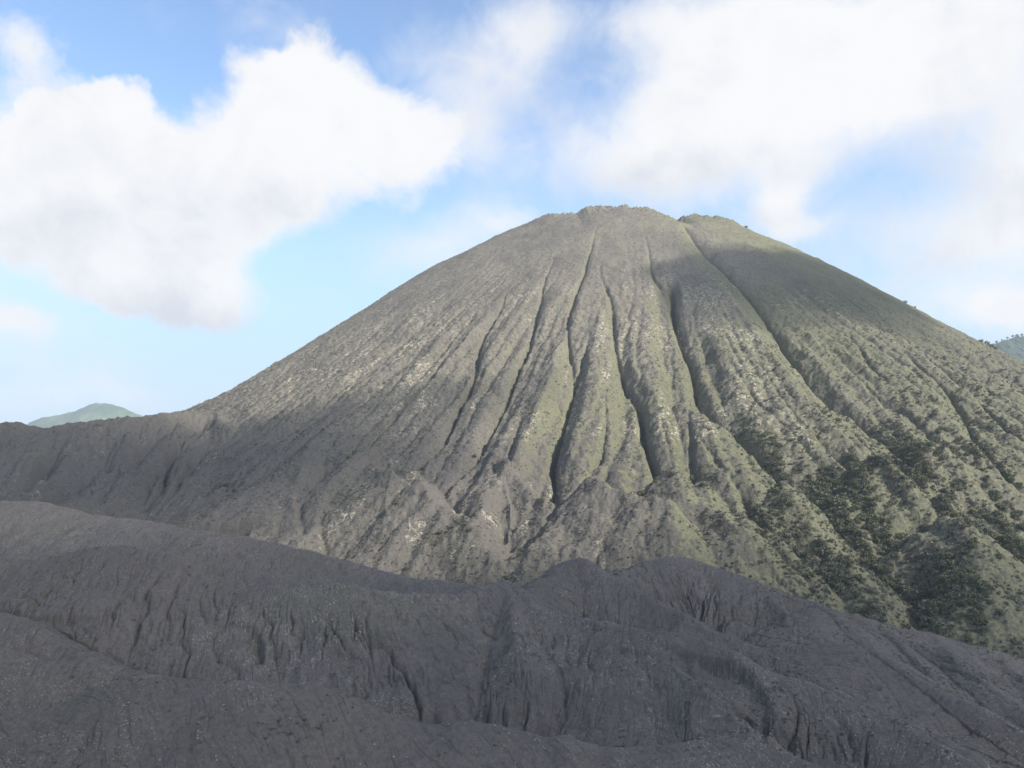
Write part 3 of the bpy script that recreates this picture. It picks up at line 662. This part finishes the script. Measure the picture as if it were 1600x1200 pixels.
scatter('scrub', 'grey green scrub speckling the flanks of the cone', 'scrub', Ps, Ss, scrub_me, 1)
d_tuf = (.12 + pale * 1.2) * front * (1 - .6 * right_w)
Pt, _ = pick(45000, d_tuf, 821); Pt[:, 2] -= .05
scatter('dry_grass', 'pale dry tufts on the ribs of the cone', 'dry grass', Pt, rg.uniform(.35, .95, len(Pt)), tuft_me, 2)
# valley thickets on the right: dense shrubs, the 300 that show largest as things of their own
d_shr = sst(fbm(MX, MY, 30, 3, 831) + .7 * face_l * right_w + .25 * sst(rr_, 640, 760) + .45 * sst(cutM, 2, 9), .30, .95) ** 2 * sst(rr_, 620, 740) * (.03 + right_w) * (.08 + .92 * sst(face_l, .05, .45)) * front
Ph, _ = pick(8500, d_shr, 833)
Sh = .8 + 1.5 * rg.uniform(0, 1, len(Ph)) ** 2; app = Sh / Ph[:, 1]
upx = 800 + F * Ph[:, 0] / (Ph[:, 1] * CS + Ph[:, 2] * SN); upy = 600 - F * (-Ph[:, 1] * SN + Ph[:, 2] * CS) / (Ph[:, 1] * CS + Ph[:, 2] * SN)
seen = (upx > 0) & (upx < 1600) & (upy < 860 + np.clip(upx - 1000, 0, 600) * .22)
order = np.argsort(-np.where(seen, app, 0)); big = order[:290]; rest = order[290:]
scatter('thicket', 'dark green thicket filling the valleys at the right foot of the cone', 'thicket', Ph[rest], Sh[rest], shrub_me, 3)
first = {}
def put_shrub(p, s_, label, group, kind_i, cat='shrub', name='shrub'):
    o = bpy.data.objects.new(name, shrub_me[kind_i]); COL.objects.link(o)
    o.location = tuple(p); o.scale = (s_, s_, s_); o.rotation_euler = (0, 0, float(rg.uniform(0, 6.28)))
    return tag(o, label, cat, None, group)
def place_of(x_, y_):
    if x_ < 1000: return 'shaded foot of the cone left of middle', 'shrubs at the middle foot of the cone'
    if x_ < 1180: return ('spur tops left of the green rib' if y_ < 820 else 'beside the grooved ash ridge'), 'shrubs on the middle spurs'
    if x_ < 1290: return ('side of the deep ravine near its dark head' if y_ < 790 else 'shady dip left of the bright green rib'), 'shrubs around the ravine'
    if x_ < 1400: return ('wall of the deep ravine right of its bright rib' if y_ < 860 else 'ravine mouth above the long low ash ridge'), 'shrubs in the ravine'
    if x_ < 1500: return ('upper thicket below the pale grassy shoulder' if y_ < 800 else 'side of the rounded knoll in the corner' if y_ < 900 else 'foot of the rounded knoll by the ash ridge'), 'shrubs round the knoll'
    return ('valley below the grassy shoulder at the right edge' if y_ < 830 else 'slope right of the rounded knoll' if y_ < 930 else 'lowest valley at the right edge of the photo'), 'shrubs at the right edge'
med = float(np.median(Sh[big]))
for q in big:
    pl, gr = place_of(upx[q], upy[q]); ki = int(rg.integers(6))
    lb = ('large ' if Sh[q] > med * 1.12 else 'mid sized ' if Sh[q] > med * .93 else 'small ') + 'green shrub, ' + pl
    put_shrub(Ph[q] - [0, 0, .15], Sh[q], lb, gr, ki)
# loose stones and dead tufts over the ash
M_STN = leaf_mat('pale_stone', [(.16, .145, .13), (.27, .25, .215), (.36, .335, .28), (.20, .17, .15)])
def stone(sd_):
    r = np.random.default_rng(sd_); v = np.array([(x, y, z) for x in (-1, 1) for y in (-1, 1) for z in (-.3, .5)], float); v *= r.uniform(.55, 1.1, v.shape)
    return v, np.array([(0, 1, 3, 2), (4, 6, 7, 5), (0, 4, 5, 1), (2, 3, 7, 6), (0, 2, 6, 4), (1, 5, 7, 3)])
stone_me = [merged('stone', [(stone(950 + i), 0)], [M_STN]) for i in range(5)]
def pick_f(n, dens, seed):
    r = np.random.default_rng(seed); wgt = dens * np.gradient(yrow)[:, None] * np.gradient(uF)[None] * yrow[:, None] * visF * (FY > 120) * (FY < 420) * (np.abs(FX / FY) < .75)
    c = np.cumsum(wgt.ravel()); idx = np.searchsorted(c, r.uniform(0, c[-1], n)); return np.column_stack([FX.ravel()[idx], FY.ravel()[idx], FZ.ravel()[idx]]), idx
streakF = vn(FQ / 2.6 + fbm(FX, FY, 8, 2, 961), FD / 14, 962) + 1.1 * fbm(FX, FY, 16, 3, 963) + .5 * (fpale - .4)
d_st = .03 + sst(streakF, .15, .75) ** 2
Pst, ix_ = pick_f(70000, d_st, 971)
scatter('stones', 'pale stones and cinders strewn over the dark ash ridges', 'stones', Pst, .06 + .17 * rg.uniform(0, 1, len(Pst)) ** 3, stone_me, 4)
d_tf = .04 + sst(fbm(FX, FY, 20, 3, 981) + .3 * (FX / FY), .1, .5)
Ptf, _ = pick_f(14000, d_tf, 983)
scatter('dead_grass', 'sparse grey green tufts on the dark ash ridges', 'dead grass', Ptf, rg.uniform(.12, .4, len(Ptf)), scrub_me, 5)
def on_skyline(px):
    X = (px - 800) / F; col = int(np.argmin(np.abs(u - X))); e = MZ[:, col] / MY[:, col]; j = int(np.argmax(e)); return np.array([MX[j, col], MY[j, col], MZ[j, col] - .4])
for px, s_, lb in [(1172, 2.6, 'tiny lone bush on the skyline just right of the summit'), (1421, 2.2, 'small leafy bush on the right skyline, upper of the two near each other'), (1436, 1.6, 'smaller bush on the right skyline just below its leafy neighbour'),
                   (1538, 2.2, 'brownish bush at the top of the clump on the right skyline'), (1546, 3.4, 'largest brownish bush of the clump on the right skyline'), (1553, 2.8, 'brownish bush in the clump on the right skyline, below the largest'), (1559, 2.2, 'lowest brownish bush of the clump on the right skyline')]:
    put_shrub(on_skyline(px), s_, lb, 'bushes on the right skyline' if px > 1200 else None, int(px) % 6)

# ------------------------------------------------------------------ clouds that shade the foreground (high, behind and right of the viewer)
def cloud_mat(dens_):
    m = bpy.data.materials.new('cloud_vapour'); m.use_nodes = True; k = NT(m.node_tree)
    out = k.new('ShaderNodeOutputMaterial'); pv = k.new('ShaderNodeVolumePrincipled'); k.l.new(pv.outputs[0], out.inputs['Volume'])
    pv.inputs['Color'].default_value = rgb(.98, .98, .98); pv.inputs['Density'].default_value = dens_
    return m
def make_cloud(target, h, rx, ry, rz, seed, label, dens_, rot=0.):
    n, m_ = 96, 48; th = np.linspace(0, 2 * math.pi, n, endpoint=False); ph = np.linspace(-math.pi / 2, math.pi / 2, m_)
    x = np.cos(ph)[:, None] * np.cos(th); y = np.cos(ph)[:, None] * np.sin(th); z = np.sin(ph)[:, None] + 0 * th
    b = 1 + .5 * fbm(x * 2 + z * .7 + 5, y * 2 - z * .5 + 3, .9, 4, seed)
    x = x * b * rx; y = y * b * ry; z = np.where(z < 0, z * .45, z) * b * rz
    x, y = x * math.cos(rot) - y * math.sin(rot), x * math.sin(rot) + y * math.cos(rot)
    idx = np.arange(n * m_).reshape(m_, n); nx = np.roll(idx, -1, 1)
    Q = np.stack([idx[:-1], nx[:-1], nx[1:], idx[1:]], -1).reshape(-1, 4)
    o = add_mesh('cloud', np.column_stack([x.ravel(), y.ravel(), z.ravel()]), Q, cloud_mat(dens_))
    o.location = tuple(np.array(target) + SUN_DIR * (h - target[2]) / SUN_DIR[2])
    return tag(o, label, 'cloud', 'stuff', 'clouds overhead behind the viewer')
make_cloud((20, 170, -60), 1050, 600, 265, 95, 501, 'broad cloud overhead whose shadow covers the near ash ridges', .0080, .05)
make_cloud((-330, 600, -30), 1100, 260, 190, 80, 502, 'cloud overhead whose shadow covers the crater wall on the left', .0085, .3)
make_cloud((335, 865, 170), 800, 195, 175, 60, 503, 'small cloud overhead whose shadow dims the upper right of the cone', .016)

# ------------------------------------------------------------------ far mountains
def far_mat(name, a_, b_):
    m = bpy.data.materials.new(name); m.use_nodes = True; k = NT(m.node_tree)
    out = k.new('ShaderNodeOutputMaterial'); bs = k.new('ShaderNodeBsdfPrincipled'); k.l.new(bs.outputs[0], out.inputs[0]); bs.inputs['Roughness'].default_value = .95
    P = k.new('ShaderNodeTexCoord').outputs['Object']
    c_ = k.mix(k.ramp(k.noise(P, .006, 6, .6).outputs[0], .4, .62), rgb(*a_), rgb(*b_))
    c_ = k.mix(k.ramp(k.noise(P, .03, 5, .7).outputs[0], .4, .65, 0, .5), c_, rgb(*[v * .7 for v in a_])); k.l.new(c_, bs.inputs['Base Color']); return m
M_FAR = far_mat('far_forest', (.022, .048, .032), (.06, .095, .055))
def far_hill(name, label, pts, depth_slope, x_pad, L, amp, seed, ny=140, canopy=0.):
    P = crest(pts); xs = np.linspace(P[0, 0], P[-1, 0], 360)
    cy = np.interp(xs, P[:, 0], P[:, 1]); cz = np.interp(xs, P[:, 0], P[:, 2])
    dd = np.linspace(-1, 1, ny); span = (cz.max() + 200) / depth_slope
    X = np.repeat(xs[None], ny, 0); Y = cy[None] + dd[:, None] * span
    Z = cz[None] - np.abs(dd[:, None]) * span * depth_slope
    r = np.abs(fbm(X + Y * .3, Y * .35, L, 4, seed)); Z = Z - r * amp * sst(np.abs(dd)[:, None], 0, .25) + fbm(X, Y, L * .1, 3, seed + 1) * amp * .08 + canopy * np.abs(fbm(X, Y, 11, 3, seed + 2)) * 2
    idx = np.arange(X.size).reshape(X.shape); Q = np.stack([idx[:-1, :-1], idx[:-1, 1:], idx[1:, 1:], idx[1:, :-1]], -1).reshape(-1, 4)
    o = add_mesh(name, np.column_stack([X.ravel(), Y.ravel(), Z.ravel()]), Q, M_FAR)
    return tag(o, label, 'mountain', 'structure'), (X, Y, Z)
M_FORE = M_FAR; M_FAR = far_mat('far_grass', (.048, .088, .045), (.105, .15, .072))
far_hill('far_mountain', 'small pale green peak far away above the left crater wall', [(-40,700,5200),(0,684,5200),(38,664,5200),(62,652,5200),(90,648,5200),(118,642,5200),(137,633,5200),(150,628,5200),(160,630,5200),(168,629,5200),(185,634,5200),(205,642,5200),(226,651,5200),(250,662,5200),(280,680,5200)], .55, 0, 260, 90, 601)
far_hill('far_mountain', 'sliver of distant blue green slope at the left foot of the cone', [(215,668,5000),(245,652,5000),(262,647,5000),(285,641,5000),(310,638,5000),(340,645,5000),(370,660,5000)], .5, 0, 260, 90, 603)
M_FAR = M_FORE
_, far_r = far_hill('far_hill', 'bluish forested hill beyond the right shoulder of the cone', [(1500,575,3000),(1530,553,3000),(1548,541,3000),(1562,534,3000),(1580,529,3000),(1600,526,3000),(1660,520,3000),(1720,530,3000),(1800,560,3000)], .55, 0, 160, 60, 605, 300, 7.)

# trees standing along the crest of the far forested hill
crown_me = [merged('crown', [(leaf_cloud(260, 900 + i, (.33, .33, .38), .62, .075), 0)], [M_TREE]) for i in range(3)]
trunk_me = merged('trunk', [(stems(1, 910, .72, .035, .02), 0), (stems(4, 911, .75, .02, .2), 0)], [M_BARK])
TL = [(1551, 11, 'small round tree at the left end of the far hill crest'), (1560, 15, 'broad dark tree on the far hill crest, left of the gap'), (1568, 9, 'low tree in the dip of the far hill crest'),
      (1578, 13, 'round tree on the far hill crest, left of the taller pair'), (1586, 15, 'tall tree on the far hill crest, left of the pair'), (1593, 19, 'tallest spreading tree on the far hill crest'), (1600, 14, 'tree on the far hill crest cut by the right edge of the photo')]
FXh, FYh, FZh = far_r
for q, (px, h_, lb) in enumerate(TL):
    X3 = (px - 800) / F; c_i = int(np.argmin(np.abs(FXh[0] / FYh[FYh.shape[0] // 2] - X3))); j = FYh.shape[0] // 2 - 1
    t_ = bpy.data.objects.new('tree', None); COL.objects.link(t_); t_.location = (FXh[j, c_i], FYh[j, c_i], FZh[j, c_i] - .5); t_.scale = (h_ * 1.0, h_ * 1.0, h_ * .8); t_.rotation_euler = (0, 0, q * 1.3)
    t_.empty_display_size = .1
    tag(t_, lb, 'tree', None, 'trees on the far hill crest')
    for nm, me in (('trunk', trunk_me), ('crown', crown_me[q % 3])):
        c_o = bpy.data.objects.new(nm, me); COL.objects.link(c_o); c_o.parent = t_

# ------------------------------------------------------------------ haze
M_HZ = bpy.data.materials.new('haze_air'); M_HZ.use_nodes = True; k = NT(M_HZ.node_tree)
out = k.new('ShaderNodeOutputMaterial'); pv = k.new('ShaderNodeVolumePrincipled'); k.l.new(pv.outputs[0], out.inputs['Volume'])
pv.inputs['Color'].default_value = rgb(.80, .89, 1.0); pv.inputs['Density'].default_value = 9e-5
hx, hy, hb, ht = 6500., 6500., -215., 420.
V = np.array([(x, y, z) for z in (hb, ht) for y in (-hy, hy) for x in (-hx, hx)], float)
Q = np.array([(0, 2, 3, 1), (4, 5, 7, 6), (0, 1, 5, 4), (2, 6, 7, 3), (0, 4, 6, 2), (1, 3, 7, 5)])
tag(add_mesh('haze', V, Q, M_HZ, smooth=False), 'thin bluish air between the viewer and the distant hills', 'haze', 'stuff')
print('done', time.time() - T0)
